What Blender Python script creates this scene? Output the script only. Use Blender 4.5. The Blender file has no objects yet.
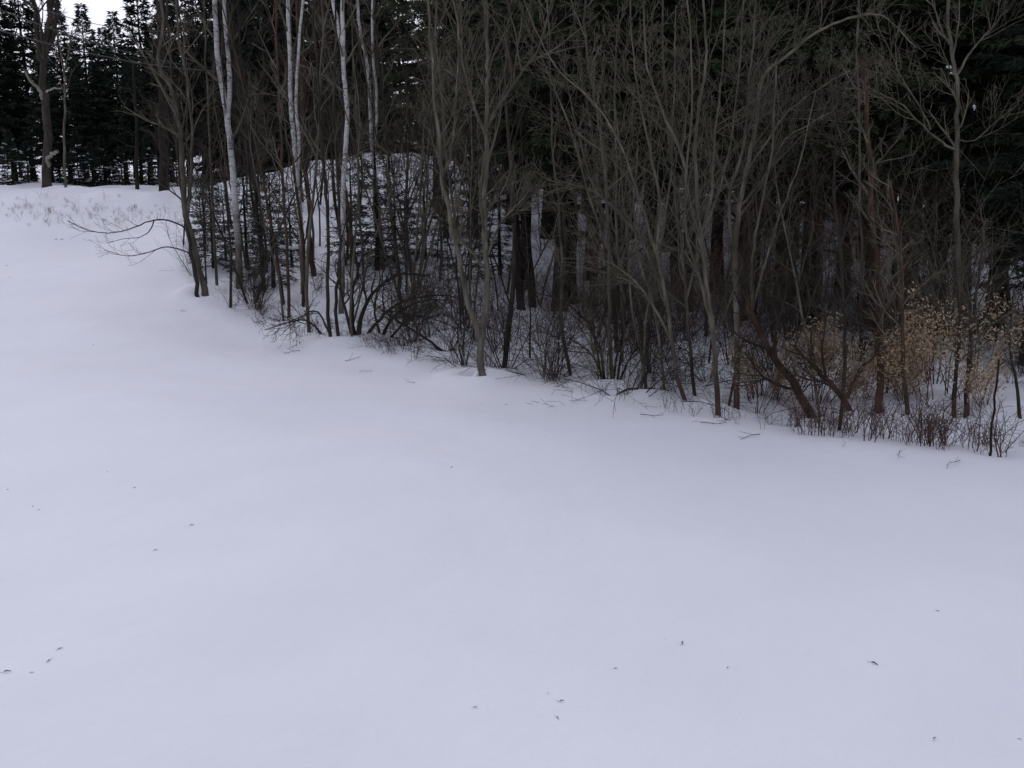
import bpy, math, random
import numpy as np
from mathutils import Vector

S = bpy.context.scene
COL = S.collection
R = math.radians

# ------------------------------------------------------------------ camera
F, W, HT = 1000.0, 1024, 768
PITCH = R(12.0)
CAM = np.array([0.0, 0.0, 3.0])
cd = bpy.data.cameras.new('camera')
cd.sensor_width = 36.0
cd.lens = 36.0 * F / W
cd.clip_end = 3000.0
cam = bpy.data.objects.new('camera', cd)
cam.location = CAM
cam.rotation_euler = (R(90) - PITCH, 0, 0)
COL.objects.link(cam)
S.camera = cam

# ------------------------------------------------------------------ sky, sun, exposure
SUN_EL, SUN_AZ = R(42), R(-20)
world = bpy.data.worlds.new('World')
S.world = world
world.use_nodes = True
wt = world.node_tree
wt.nodes.clear()
sky = wt.nodes.new('ShaderNodeTexSky')
sky.sky_type = 'NISHITA'
sky.sun_disc = False
sky.sun_elevation = SUN_EL
sky.sun_rotation = SUN_AZ
sky.air_density = 1.0
sky.dust_density = 4.0
hs = wt.nodes.new('ShaderNodeHueSaturation')
hs.inputs['Saturation'].default_value = 0.22
tint = wt.nodes.new('ShaderNodeMix')
tint.data_type = 'RGBA'
tint.blend_type = 'MULTIPLY'
tint.inputs['Factor'].default_value = 1.0
tint.inputs[7].default_value = (0.95, 0.965, 1.11, 1)
bg = wt.nodes.new('ShaderNodeBackground')
bg.inputs['Strength'].default_value = 0.13
wo = wt.nodes.new('ShaderNodeOutputWorld')
wt.links.new(sky.outputs[0], hs.inputs['Color'])
wt.links.new(hs.outputs[0], tint.inputs[6])
# a closed, even cloud layer over most of the clear sky
cloud = wt.nodes.new('ShaderNodeMix')
cloud.data_type = 'RGBA'
cloud.inputs['Factor'].default_value = 0.6
cloud.inputs[7].default_value = (5.6, 5.78, 6.95, 1)
wt.links.new(tint.outputs[2], cloud.inputs[6])
wt.links.new(cloud.outputs[2], bg.inputs['Color'])
wt.links.new(bg.outputs[0], wo.inputs['Surface'])

sd = bpy.data.lights.new('sun', 'SUN')
sd.energy = 0.5
sd.angle = R(60)
sd.color = (1.0, 0.97, 0.95)
sun = bpy.data.objects.new('sun', sd)
sun.rotation_euler = (R(90) - SUN_EL, 0, R(180) - SUN_AZ)
COL.objects.link(sun)

S.view_settings.view_transform = 'Standard'
S.view_settings.look = 'None'
S.view_settings.gamma = 1.0
S.view_settings.exposure = -0.05
S.view_settings.use_curve_mapping = False
S.render.engine = 'CYCLES'
S.cycles.max_bounces = 6
S.cycles.diffuse_bounces = 4
S.cycles.use_denoising = True


# ------------------------------------------------------------------ materials
def new_mat(name):
    m = bpy.data.materials.new(name)
    m.use_nodes = True
    nt = m.node_tree
    b = nt.nodes['Principled BSDF']
    return m, nt, b


def ramp(nt, fac, stops):
    r = nt.nodes.new('ShaderNodeValToRGB')
    els = r.color_ramp.elements
    while len(els) < len(stops):
        els.new(0.5)
    for e, (p, c) in zip(els, stops):
        e.position = p
        e.color = (c[0], c[1], c[2], 1)
    nt.links.new(fac, r.inputs['Fac'])
    return r.outputs['Color']


def noise(nt, scale, detail=4.0, stretch=None, rough=0.55, obj=True):
    tc = nt.nodes.new('ShaderNodeTexCoord')
    src = tc.outputs['Object'] if obj else tc.outputs['Generated']
    if stretch:
        mp = nt.nodes.new('ShaderNodeMapping')
        mp.inputs['Scale'].default_value = stretch
        nt.links.new(src, mp.inputs['Vector'])
        src = mp.outputs[0]
    n = nt.nodes.new('ShaderNodeTexNoise')
    n.inputs['Scale'].default_value = scale
    n.inputs['Detail'].default_value = detail
    n.inputs['Roughness'].default_value = rough
    nt.links.new(src, n.inputs['Vector'])
    return n.outputs['Fac']


def mixc(nt, fac, a, b, mode='MIX'):
    m = nt.nodes.new('ShaderNodeMix')
    m.data_type = 'RGBA'
    m.blend_type = mode
    for sock, v in ((m.inputs['Factor'], fac), (m.inputs[6], a), (m.inputs[7], b)):
        if isinstance(v, (int, float)):
            sock.default_value = v
        elif isinstance(v, tuple):
            sock.default_value = (v[0], v[1], v[2], 1)
        else:
            nt.links.new(v, sock)
    return m.outputs[2]


def vary(nt, col, lo=0.7, hi=1.3):
    """each copy of a thing gets its own tone"""
    oi = nt.nodes.new('ShaderNodeObjectInfo')
    c = ramp(nt, oi.outputs['Random'], [(0, (lo, lo, lo)), (1, (hi, hi, hi))])
    return mixc(nt, 1.0, col, c, 'MULTIPLY')


def bump(nt, b, fac, strength, dist):
    bn = nt.nodes.new('ShaderNodeBump')
    bn.inputs['Strength'].default_value = strength
    bn.inputs['Distance'].default_value = dist
    nt.links.new(fac, bn.inputs['Height'])
    nt.links.new(bn.outputs[0], b.inputs['Normal'])


def bark_mat(name, dark, mid, light, lo=0.75, hi=1.25, foot=False):
    m, nt, b = new_mat(name)
    n1 = noise(nt, 9.0, 5.0, (1, 1, 0.22))
    dark, mid, light = [(c[0] * 0.90, c[1] * 0.86, c[2] * 0.80) for c in (dark, mid, light)]
    c = ramp(nt, n1, [(0.3, dark), (0.5, mid), (0.72, light)])
    n2 = noise(nt, 1.6, 3.0)
    c = mixc(nt, ramp(nt, n2, [(0.4, (0, 0, 0)), (0.65, (1, 1, 1))]), c, mixc(nt, 1.0, c, (0.80, 0.82, 0.70), 'MULTIPLY'))
    if foot:     # rough reddish brown bark at the foot of the stem
        tc = nt.nodes.new('ShaderNodeTexCoord')
        sx = nt.nodes.new('ShaderNodeSeparateXYZ')
        nt.links.new(tc.outputs['Object'], sx.inputs[0])
        ad = nt.nodes.new('ShaderNodeMath')
        ad.operation = 'MULTIPLY_ADD'
        nt.links.new(n2, ad.inputs[0])
        ad.inputs[1].default_value = 1.2
        nt.links.new(sx.outputs['Z'], ad.inputs[2])
        mr = nt.nodes.new('ShaderNodeMapRange')
        nt.links.new(ad.outputs[0], mr.inputs['Value'])
        mr.inputs['From Min'].default_value = 0.9
        mr.inputs['From Max'].default_value = 1.9
        c = mixc(nt, mr.outputs[0], ramp(nt, n1, [(0.35, (0.04, 0.028, 0.02)), (0.7, (0.12, 0.08, 0.058))]), c)
    nt.links.new(vary(nt, c, lo, hi), b.inputs['Base Color'])
    b.inputs['Roughness'].default_value = 0.9
    b.inputs['Specular IOR Level'].default_value = 0.2
    bump(nt, b, noise(nt, 30.0, 4.0, (1, 1, 0.15)), 0.6, 0.01)
    return m


M = {}
M['grey'] = bark_mat('grey_bark', (0.065, 0.06, 0.048), (0.12, 0.112, 0.092), (0.22, 0.21, 0.18))
M['alder'] = bark_mat('alder_bark', (0.07, 0.065, 0.052), (0.13, 0.121, 0.10), (0.22, 0.208, 0.18), foot=True)
M['twig'] = bark_mat('twig_bark', (0.07, 0.063, 0.05), (0.12, 0.109, 0.088), (0.18, 0.166, 0.137), 0.55, 1.45)
M['brown'] = bark_mat('brown_bark', (0.035, 0.024, 0.018), (0.068, 0.045, 0.033), (0.11, 0.074, 0.055))
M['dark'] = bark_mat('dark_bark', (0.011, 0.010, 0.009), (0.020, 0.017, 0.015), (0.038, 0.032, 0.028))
M['shrub'] = bark_mat('shrub_bark', (0.026, 0.022, 0.020), (0.046, 0.038, 0.034), (0.075, 0.064, 0.058), 0.7, 1.3)
M['red'] = bark_mat('red_stem', (0.065, 0.040, 0.034), (0.11, 0.068, 0.056), (0.16, 0.10, 0.084), 0.7, 1.3)
M['dead'] = bark_mat('dead_wood', (0.22, 0.20, 0.18), (0.34, 0.32, 0.29), (0.46, 0.43, 0.40))


def birch_mat():
    m, nt, b = new_mat('birch_bark')
    n1 = noise(nt, 5.0, 4.0, (1.0, 1.0, 5.0), 0.65)
    bands = ramp(nt, n1, [(0.33, (0.10, 0.09, 0.08)), (0.40, (0.42, 0.41, 0.39)), (0.6, (0.58, 0.57, 0.555)), (0.8, (0.48, 0.46, 0.43))])
    n2 = noise(nt, 2.0, 5.0, (1, 1, 0.8))
    blot = ramp(nt, n2, [(0.33, (0.25, 0.24, 0.23)), (0.44, (1, 1, 1))])
    c = mixc(nt, 1.0, bands, blot, 'MULTIPLY')
    # the foot of an old birch loses its white skin: rough dark brown bark
    tc = nt.nodes.new('ShaderNodeTexCoord')
    sx = nt.nodes.new('ShaderNodeSeparateXYZ')
    nt.links.new(tc.outputs['Object'], sx.inputs[0])
    ad = nt.nodes.new('ShaderNodeMath')
    ad.operation = 'MULTIPLY_ADD'
    nt.links.new(n2, ad.inputs[0])
    ad.inputs[1].default_value = 1.6
    nt.links.new(sx.outputs['Z'], ad.inputs[2])
    foot = ramp(nt, ad.outputs[0], [(0.0, (0, 0, 0)), (1.0, (1, 1, 1))])
    mr = nt.nodes.new('ShaderNodeMapRange')
    nt.links.new(ad.outputs[0], mr.inputs['Value'])
    mr.inputs['From Min'].default_value = 1.4
    mr.inputs['From Max'].default_value = 3.0
    low = ramp(nt, noise(nt, 14.0, 4.0, (1, 1, 0.3)), [(0.35, (0.055, 0.042, 0.032)), (0.7, (0.19, 0.15, 0.115))])
    c = mixc(nt, mr.outputs[0], low, c)
    nt.links.new(c, b.inputs['Base Color'])
    b.inputs['Roughness'].default_value = 0.75
    bump(nt, b, n1, 0.4, 0.01)
    return m


M['birch'] = birch_mat()


def leaf_mat(name, a, bcol, c3, scale=1.5, lo=0.7, hi=1.3):
    m, nt, b = new_mat(name)
    c = ramp(nt, noise(nt, scale, 3.0), [(0.3, a), (0.55, bcol), (0.75, c3)])
    nt.links.new(vary(nt, c, lo, hi), b.inputs['Base Color'])
    b.inputs['Roughness'].default_value = 0.8
    b.inputs['Specular IOR Level'].default_value = 0.15
    return m


M['needle'] = leaf_mat('spruce_needles', (0.015, 0.025, 0.017), (0.026, 0.039, 0.025), (0.042, 0.056, 0.034))
M['pine_needle'] = leaf_mat('pine_needles', (0.036, 0.048, 0.022), (0.062, 0.076, 0.035), (0.095, 0.105, 0.05))
M['hemlock_needle'] = leaf_mat('hemlock_needles', (0.032, 0.044, 0.022), (0.055, 0.070, 0.034), (0.085, 0.10, 0.05))
M['young_needle'] = leaf_mat('young_fir_needles', (0.034, 0.046, 0.034), (0.055, 0.070, 0.052), (0.08, 0.095, 0.07))
M['tan'] = leaf_mat('tan_dry_leaves', (0.25, 0.17, 0.105), (0.42, 0.32, 0.205), (0.58, 0.47, 0.33), 6.0)
M['leaf'] = leaf_mat('dead_leaf', (0.05, 0.036, 0.028), (0.09, 0.06, 0.045), (0.14, 0.095, 0.07), 9.0)
M['rust'] = leaf_mat('rusty_leaves', (0.10, 0.055, 0.04), (0.15, 0.085, 0.06), (0.2, 0.12, 0.085), 6.0)


def snow_mat():
    m, nt, b = new_mat('snow')
    n = noise(nt, 0.35, 4.0)
    c = ramp(nt, n, [(0.3, (0.73, 0.74, 0.79)), (0.7, (0.78, 0.785, 0.83))])
    nt.links.new(c, b.inputs['Base Color'])
    b.inputs['Roughness'].default_value = 0.7
    b.inputs['Specular IOR Level'].default_value = 0.25
    a1 = noise(nt, 1.1, 5.0)
    a2 = noise(nt, 60.0, 3.0)
    ad = nt.nodes.new('ShaderNodeMath')
    ad.operation = 'MULTIPLY_ADD'
    nt.links.new(a2, ad.inputs[0])
    ad.inputs[1].default_value = 0.06
    nt.links.new(a1, ad.inputs[2])
    bump(nt, b, ad.outputs[0], 0.5, 0.10)
    return m


M['snow'] = snow_mat()
m, nt, b = new_mat('cable_rubber')
nt.links.new(ramp(nt, noise(nt, 3.0), [(0.3, (0.03, 0.03, 0.032)), (0.7, (0.06, 0.058, 0.056))]), b.inputs['Base Color'])
b.inputs['Roughness'].default_value = 0.6
M['cable'] = m
m, nt, b = new_mat('cable_weathered')
nt.links.new(ramp(nt, noise(nt, 3.0), [(0.3, (0.045, 0.042, 0.04)), (0.7, (0.08, 0.075, 0.07))]), b.inputs['Base Color'])
b.inputs['Roughness'].default_value = 0.7
M['cable_grey'] = m

# ------------------------------------------------------------------ the lie of the land
EX = [-30, -14, -11.5, -9, -7, -5.8, -2.9, -0.5, 1.7, 3.4, 5.5, 9, 14, 30]
EY = [37, 36, 34, 27, 22.2, 20.5, 17.4, 14.9, 12.9, 11.6, 10.5, 9.3, 8.6, 8]


def edge_y(x):
    return np.interp(x, EX, EY)


def H(x, y):
    x = np.asarray(x, float)
    y = np.asarray(y, float)
    crest = np.interp(x, [-40, -17, -11, -8.5, -5, 0, 4, 18, 60], [2.5, 2.35, 2.4, 3.15, 3.75, 2.95, 1.95, 1.15, 0.9])
    ys = np.interp(x, [-15, -8, -5, 0, 6, 20], [12.5, 13.5, 16.5, 18, 16, 15])
    ye = np.interp(x, [-14, -9, -5, 40], [36, 38, 44, 45])
    s = np.clip((y - ys) / (ye - ys), 0, 1)
    s = s * s * (1.7 - 0.7 * s)
    z = crest * s
    z = z + 0.012 * np.maximum(y - ye, 0)
    e = edge_y(x)
    wood = np.clip((y - e) / 2.0, 0, 1)
    z = z + wood * (0.10 * np.sin(x * 1.1 + y * 0.7) * np.sin(y * 0.9 - x * 0.4 + 1.0) + 0.05 * np.sin(x * 2.7 - y * 1.9))
    # a shallow ditch just past the mown edge, deeper to the east
    z = z - np.interp(x, [-3, 1, 5], [0.02, 0.10, 0.24]) * np.exp(-((y - e - 1.3) / 0.8) ** 2)
    z = z + 0.05 * np.exp(-((y - e + 0.5) / 0.7) ** 2)
    # long soft swells of the field
    z = z + 0.06 * np.sin(x * 0.35 + 0.6) * np.sin(y * 0.42 + 0.4) + 0.035 * np.sin(x * 1.3 + y * 0.6) * np.sin(y * 1.1 + 0.5)
    z = z + 0.018 * np.sin(x * 2.1 + 1.3 * np.sin(y * 0.9)) * np.sin(y * 3.1 + 0.8 * np.sin(x * 1.4))
    # road bank along the top of the field
    bank = np.exp(-((y - 33.5 - 0.12 * (x + 14)) / 1.6) ** 2) * np.clip((-9.5 - x) / 2.5, 0, 1)
    z = z + 0.22 * bank * (1 + 0.4 * np.sin(x * 2.3) * np.sin(x * 0.9 + 2))
    z = z + 0.035 * bank * np.sin(x * 6.1 + 2 * np.sin(y * 2.2)) * np.sin(y * 5.3 + x)
    return z


def ray(px, py):
    u = (px - W / 2) / F
    v = (HT / 2 - py) / F
    return np.array([u, math.cos(PITCH) + v * math.sin(PITCH), -math.sin(PITCH) + v * math.cos(PITCH)])


def at_depth(px, py, Y):
    d = ray(px, py)
    return CAM + d * (Y / d[1])


def on_ground(px, py, near=3.0, far=70.0):
    d = ray(px, py)
    t = near
    while t < far:
        p = CAM + d * t
        if p[2] <= H(p[0], p[1]):
            for _ in range(12):
                t -= 0.005
                p = CAM + d * t
                if p[2] > H(p[0], p[1]):
                    break
            return p
        t += 0.05
    return CAM + d * far


def to_px(p):
    q = np.asarray(p) - CAM
    f = q[1] * math.cos(PITCH) - q[2] * math.sin(PITCH)
    u = q[1] * math.sin(PITCH) + q[2] * math.cos(PITCH)
    return W / 2 + F * q[0] / f, HT / 2 - F * u / f


# ------------------------------------------------------------------ mesh building
class Geo:
    """tubes and small leaf faces collected, then linked as one mesh object"""

    def __init__(self):
        self.tubes = {}
        self.quads = []          # arrays (n,4,3)
        self.qmat = []

    def tube(self, path, rad, sides=4, mat=0):
        path = np.asarray(path, float)
        self.tubes.setdefault((len(path), sides, mat), []).append((path, np.asarray(rad, float)))

    def leaves(self, q, mat=0):
        if len(q):
            self.quads.append(np.asarray(q, float))
            self.qmat.append(mat)

    def mesh(self, name, mats):
        V, FQ, FM, nv = [], [], [], 0
        for (n, s, mat), items in self.tubes.items():
            P = np.stack([a for a, _ in items])
            Rr = np.stack([b for _, b in items])
            T = np.gradient(P, axis=1)
            T /= np.linalg.norm(T, axis=2, keepdims=True) + 1e-9
            mean = T.mean(axis=1)
            ref = np.where(np.abs(mean[:, 2:3]) > 0.8, np.array([[1.0, 0, 0]]), np.array([[0, 0, 1.0]]))
            A = np.cross(T, ref[:, None, :])
            A /= np.linalg.norm(A, axis=2, keepdims=True) + 1e-9
            B = np.cross(T, A)
            ang = np.arange(s) * 2 * math.pi / s
            ring = (P[:, :, None, :] + Rr[:, :, None, None] * (A[:, :, None, :] * np.cos(ang)[None, None, :, None] + B[:, :, None, :] * np.sin(ang)[None, None, :, None]))
            k = len(items)
            V.append(ring.reshape(-1, 3))
            base = nv + (np.arange(k) * n * s)[:, None, None]
            i = np.arange(n - 1)[None, :, None]
            j = np.arange(s)[None, None, :]
            jn = (j + 1) % s
            q = np.stack([base + i * s + j, base + i * s + jn, base + (i + 1) * s + jn, base + (i + 1) * s + j], axis=-1).reshape(-1, 4)
            FQ.append(q)
            FM.append(np.full(len(q), mat))
            nv += k * n * s
        for q, mat in zip(self.quads, self.qmat):
            k = len(q)
            V.append(q.reshape(-1, 3))
            FQ.append(nv + np.arange(k * 4).reshape(-1, 4))
            FM.append(np.full(k, mat))
            nv += k * 4
        V = np.concatenate(V)
        Q = np.concatenate(FQ)
        FMt = np.concatenate(FM).astype(np.int32)
        me = bpy.data.meshes.new(name)
        me.vertices.add(len(V))
        me.vertices.foreach_set('co', V.astype(np.float32).ravel())
        me.loops.add(len(Q) * 4)
        me.loops.foreach_set('vertex_index', Q.astype(np.int32).ravel())
        me.polygons.add(len(Q))
        me.polygons.foreach_set('loop_start', (np.arange(len(Q)) * 4).astype(np.int32))
        me.polygons.foreach_set('material_index', FMt)
        me.polygons.foreach_set('use_smooth', np.ones(len(Q), bool))
        for mm in mats:
            me.materials.append(mm)
        me.update()
        me.validate()
        return me

    def build(self, name, mats, parent=None, label=None):
        o = bpy.data.objects.new(name, self.mesh(name, mats if isinstance(mats, list) else [mats]))
        COL.objects.link(o)
        if parent is not None:
            o.parent = parent
        if label:
            o['label'] = label
        return o

    def shift(self, off):
        for k in self.tubes:
            self.tubes[k] = [(p - off, r) for p, r in self.tubes[k]]
        self.quads = [q - off for q in self.quads]
        return self

    def empty(self):
        return not self.tubes and not self.quads


def tag(o, label=None, cat=None, group=None, kind=None):
    if label:
        o['label'] = label
    if cat:
        o['category'] = cat
    if group:
        o['group'] = group
    if kind:
        o['kind'] = kind
    return o


def empty(name, loc, label=None, cat=None, group=None):
    o = bpy.data.objects.new(name, None)
    COL.objects.link(o)
    o.location = loc
    o.empty_display_size = 0.2
    return tag(o, label, cat, group)


KIDS = {}


def copy_tree(o, parent=None):
    c = o.copy()
    COL.objects.link(c)
    if parent is not None:
        c.parent = parent
    if o.name not in KIDS:
        KIDS[o.name] = [ch for ch in o.children]
    for ch in KIDS[o.name]:
        copy_tree(ch, c)
    return c


def unit(v):
    return v / (np.linalg.norm(v) + 1e-9)


def spread_dir(d, ang, rng):
    a = unit(np.cross(d, rng.normal(size=3)))
    return unit(d * math.cos(ang) + a * math.sin(ang))


def grow(g, p, d, L, r, lvl, maxl, rng, kids=(9, 5, 3), wob=0.13, up=0.10, tip=0.0022, amin=25, amax=55, t0=0.2, mat=0):
    n = 6 if lvl <= 1 else 4
    pts, d = [p], unit(d)
    for i in range(n - 1):
        d = unit(d + rng.normal(size=3) * wob + np.array([0, 0, up]))
        pts.append(pts[-1] + d * (L / (n - 1)))
    pts = np.array(pts)
    rad = np.maximum(np.linspace(r, max(r * 0.3, tip), n), tip)
    g.tube(pts, rad, 5 if r > 0.02 else 4 if r > 0.007 else 3, mat)
    if lvl < maxl:
        twigs(g, pts, rad, lvl, maxl, rng, kids, wob, up, tip, amin, amax, t0, L, mat)
    return pts, rad


def twigs(g, pts, rad, lvl, maxl, rng, kids, wob, up, tip, amin, amax, t0, L, mat=0, ratio=0.5):
    n = len(pts)
    k = kids[min(lvl, len(kids) - 1)]
    for j in range(k):
        t = t0 + (0.98 - t0) * (j + rng.uniform(0, 1)) / k
        f = t * (n - 1)
        i = min(int(f), n - 2)
        q = pts[i] + (pts[i + 1] - pts[i]) * (f - i)
        dr = unit(pts[i + 1] - pts[i])
        nd = spread_dir(dr, R(rng.uniform(amin, amax)), rng)
        rr = rad[i] * rng.uniform(0.4, 0.62)
        ln = L * rng.uniform(ratio * 0.7, ratio * 1.25) * (1.15 - 0.6 * t)
        grow(g, q, nd, ln, max(rr, tip), lvl + 1, maxl, rng, kids, wob, up, tip, amin, amax, 0.15, mat)


def smooth_path(pts, per=4):
    pts = np.asarray(pts, float)
    P = np.vstack([2 * pts[0] - pts[1], pts, 2 * pts[-1] - pts[-2]])
    out = []
    for i in range(1, len(P) - 2):
        for t in np.linspace(0, 1, per, endpoint=False):
            a, b, c, d = P[i - 1], P[i], P[i + 1], P[i + 2]
            out.append(0.5 * ((2 * b) + (c - a) * t + (2 * a - 5 * b + 4 * c - d) * t * t + (3 * b - a - 3 * c + d) * t ** 3))
    out.append(pts[-1])
    return np.array(out)


# ------------------------------------------------------------------ ground, one sheet to the horizon
def build_ground():
    def axis(fine0, fine1, step, lo, hi):
        a = list(np.arange(fine0, fine1 + 1e-6, step))
        s, x = step, fine1
        while x < hi:
            s *= 1.13
            x += s
            a.append(x)
        s, x = step, fine0
        while x > lo:
            s *= 1.13
            x -= s
            a.insert(0, x)
        return np.array(a)

    xs = axis(-24, 18, 0.16, -900, 900)
    ys = axis(2, 46, 0.16, -300, 1500)
    X, Y = np.meshgrid(xs, ys)
    Z = H(X, Y)
    n, mcols = len(ys), len(xs)
    V = np.stack([X, Y, Z], -1).reshape(-1, 3)
    i = np.arange(n - 1)[:, None]
    j = np.arange(mcols - 1)[None, :]
    Q = np.stack([i * mcols + j, i * mcols + j + 1, (i + 1) * mcols + j + 1, (i + 1) * mcols + j], -1).reshape(-1, 4)
    me = bpy.data.meshes.new('snowy_ground')
    me.vertices.add(len(V))
    me.vertices.foreach_set('co', V.astype(np.float32).ravel())
    me.loops.add(len(Q) * 4)
    me.loops.foreach_set('vertex_index', Q.astype(np.int32).ravel())
    me.polygons.add(len(Q))
    me.polygons.foreach_set('loop_start', (np.arange(len(Q)) * 4).astype(np.int32))
    me.polygons.foreach_set('use_smooth', np.ones(len(Q), bool))
    me.materials.append(M['snow'])
    me.update()
    o = bpy.data.objects.new('ground', me)
    COL.objects.link(o)
    tag(o, 'snow covered ground sloping up from the open field into the woods', kind='structure')


build_ground()


# ------------------------------------------------------------------ trees drawn from the photograph's stems
def feature(name, cat, label, stems, bark='grey', twig='twig', seed=0, Y=None, kids=(7, 5, 3), Lb=1.3, t0=0.35, maxl=3,
            group=None, up=0.10, wob=0.13, amin=25, amax=55, drift=0.25, stem_name='trunk', crown=True, tip=0.0026, snow=None):
    """stems: list of (pixel path, width at foot, width at tip, opts); the first begins at the foot of the tree"""
    rng = np.random.default_rng(seed + 11)
    px0, py0 = stems[0][0][0]
    foot = on_ground(px0, py0) if Y is None else at_depth(px0, py0, Y)
    if Y is not None:
        foot[2] = H(foot[0], foot[1])
    Y0 = foot[1]
    root = empty(name, foot, label, cat, group)
    BASES.append((foot[0], foot[1]))
    ph = rng.uniform(0, 6)
    cg = Geo()
    for si, st in enumerate(stems):
        path, w0, w1 = st[:3]
        opt = st[3] if len(st) > 3 else {}
        lean = opt.get('lean', rng.uniform(-0.5, 0.5) if si else 0.0)
        P = []
        for k, (px, py) in enumerate(path):
            dz = drift * (math.sin((py0 - py) * 0.013 + ph) - math.sin(ph)) + lean * (k / max(len(path) - 1, 1)) ** 1.5
            P.append(at_depth(px, py, Y0 + dz))
        if si == 0 or opt.get('ground'):
            P[0] = P[0].copy()
            P[0][2] = H(P[0][0], P[0][1]) - 0.12
        P = smooth_path(P, 4)
        n = len(P)
        P[1:-1] += rng.normal(size=(n - 2, 3)) * ((0.1 if bark == 'birch' else 0.3) * min(w1, 3) * Y0 / F)
        sc = Y0 / F / 2
        sc *= 0.88 if bark in ('grey', 'alder') else 1.0
        rad = sc * (w1 + (w0 - w1) * (1 - np.linspace(0, 1, n)) ** 1.35)
        if si == 0 and w0 > 6:
            seg = P[1] - P[0]                       # root flare in the lowest half metre
            ln = np.linalg.norm(seg)
            if ln > 0.2:
                fr = np.array([0.10, 0.2, 0.36, 0.6]) * min(1.0, 0.8 / ln)
                P = np.vstack([P[:1], P[0] + np.outer(fr, seg), P[1:]])
                rad = np.concatenate([[rad[0] * 1.7], rad[0] * np.array([1.45, 1.25, 1.1, 1.02]), rad[1:]])
        g = Geo()
        g.tube(P - foot, rad, 9 if w0 > 6 else 6)
        g.build(opt.get('name', stem_name), M[opt.get('bark', bark)], root)
        if crown:
            kk = opt.get('kids', kids)
            twigs(cg, P - foot, rad, 0, opt.get('maxl', maxl), rng, kk, wob, up, tip, amin, amax, opt.get('t0', t0), opt.get('Lb', Lb) / 0.5)
    if crown and not cg.empty():
        cg.build('crown', M[twig], root)
    return root


GREY = 'grey'
BASES = []
# --- cluster on the left
feature('grey_tree', 'tree', 'forked grey tree with two low limbs arching out over the snow',
        [([(205, 294), (198, 262), (186, 215), (182, 150), (178, 118), (168, 85), (158, 57), (163, 20), (160, -70)], 8, 3),
         ([(187, 215), (190, 190), (192, 140), (187, 80), (178, 30), (172, -70)], 4.5, 2.2),
         ([(191, 238), (182, 226), (165, 220), (150, 221), (130, 229), (112, 233), (95, 232), (82, 228), (68, 221)], 2.4, 0.7, dict(name='limb', bark='shrub', kids=(9, 3, 2), Lb=0.8, maxl=2, lean=-1.0)),
         ([(154, 221), (150, 230), (140, 237), (122, 239), (108, 243)], 1.5, 0.5, dict(name='limb', bark='shrub', kids=(5, 2), Lb=0.5, maxl=2, lean=-0.8)),
         ([(196, 258), (182, 250), (165, 247), (150, 252), (130, 256), (118, 254), (104, 250)], 2.0, 0.6, dict(name='limb', bark='shrub', kids=(8, 3), Lb=0.7, maxl=2, lean=-1.2))],
        seed=1, kids=(10, 5, 3), Lb=1.5, t0=0.4)
feature('slender_tree', 'tree', 'thin dark stem touching the left side of the forked grey tree with arching limbs',
        [([(199, 297), (194, 268), (189, 245), (184, 205), (177, 150), (172, 90), (168, 0), (166, -60)], 4.5, 2)], 'shrub', seed=2, Lb=1.0, kids=(8, 4, 2))
feature('birch_tree', 'birch', 'white birch forking into twin trunks, the leftmost of the birches',
        [([(240, 290), (238, 250), (235, 200), (231, 150), (227, 118), (221, 80), (216, 35), (213, -80)], 7.5, 4.6),
         ([(228, 122), (230, 75), (226, 35), (221, -80)], 5.2, 3.8)], 'birch', 'twig', seed=3, kids=(5, 4, 3), Lb=1.6, t0=0.5)
feature('slender_tree', 'tree', 'slim dark stem just right of the twin birch',
        [([(264, 290), (259, 230), (252, 160), (248, 100), (240, 50), (234, -60)], 4.5, 2.4)], 'shrub', seed=4, Lb=1.2, kids=(9, 4, 3))
feature('birch_tree', 'birch', 'straight single white birch, second of the birches from the twin one',
        [([(303, 296), (302, 250), (298, 190), (295, 150), (291, 110), (290, 60), (288, 0), (287, -80)], 6.0, 3.8),
         ([(297, 180), (299, 140), (296, 105), (298, 60), (303, 0), (306, -50)], 4, 2.5)], 'birch', 'twig', seed=5, kids=(6, 4, 3), Lb=1.4, t0=0.45)
feature('slender_tree', 'tree', 'reddish brown slim trunk between the second and third birch',
        [([(314, 276), (310, 230), (305, 165), (303, 100), (299, 30), (297, -50)], 6, 3)], 'brown', seed=6, Lb=1.2)
feature('birch_tree', 'birch', 'white birch bending left at its top, forked near the top of its stem',
        [([(341, 312), (342, 260), (343, 225), (344, 167), (347, 135), (347, 104), (344, 78), (343, 52), (337, 23), (332, -10), (328, -80)], 6, 3.8),
         ([(343, 55), (343, 20), (344, -60)], 5, 3.5)], 'birch', 'twig', seed=7, kids=(6, 4, 3), Lb=1.4, t0=0.5)
feature('birch_tree', 'birch', 'slimmest white birch, leaning left with a pale side stem',
        [([(383, 268), (378, 200), (373, 156), (371, 122), (369, 86), (366, 57), (360, 34), (357, 0), (353, -70)], 4.6, 3.0),
         ([(374, 150), (377, 104), (374, 65), (372, 20), (374, -60)], 3.2, 2.2)], 'birch', 'twig', seed=8, kids=(5, 4, 3), Lb=1.2, t0=0.5)
feature('slender_tree', 'tree', 'dark crooked stem reaching lowest on the snow left of the birch with the bent top',
        [([(330, 341), (328, 300), (328, 207), (323, 165), (320, 100), (314, 20), (312, -50)], 4.2, 2)], 'shrub', seed=9, Lb=1.0)
feature('slender_tree', 'tree', 'dark slim stem hiding the foot of the birch with the bent top',
        [([(338, 340), (336, 300), (340, 255), (339, 200), (334, 120), (336, 40), (333, -60)], 4.0, 1.8)], 'shrub', seed=10, Lb=1.0)
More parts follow.
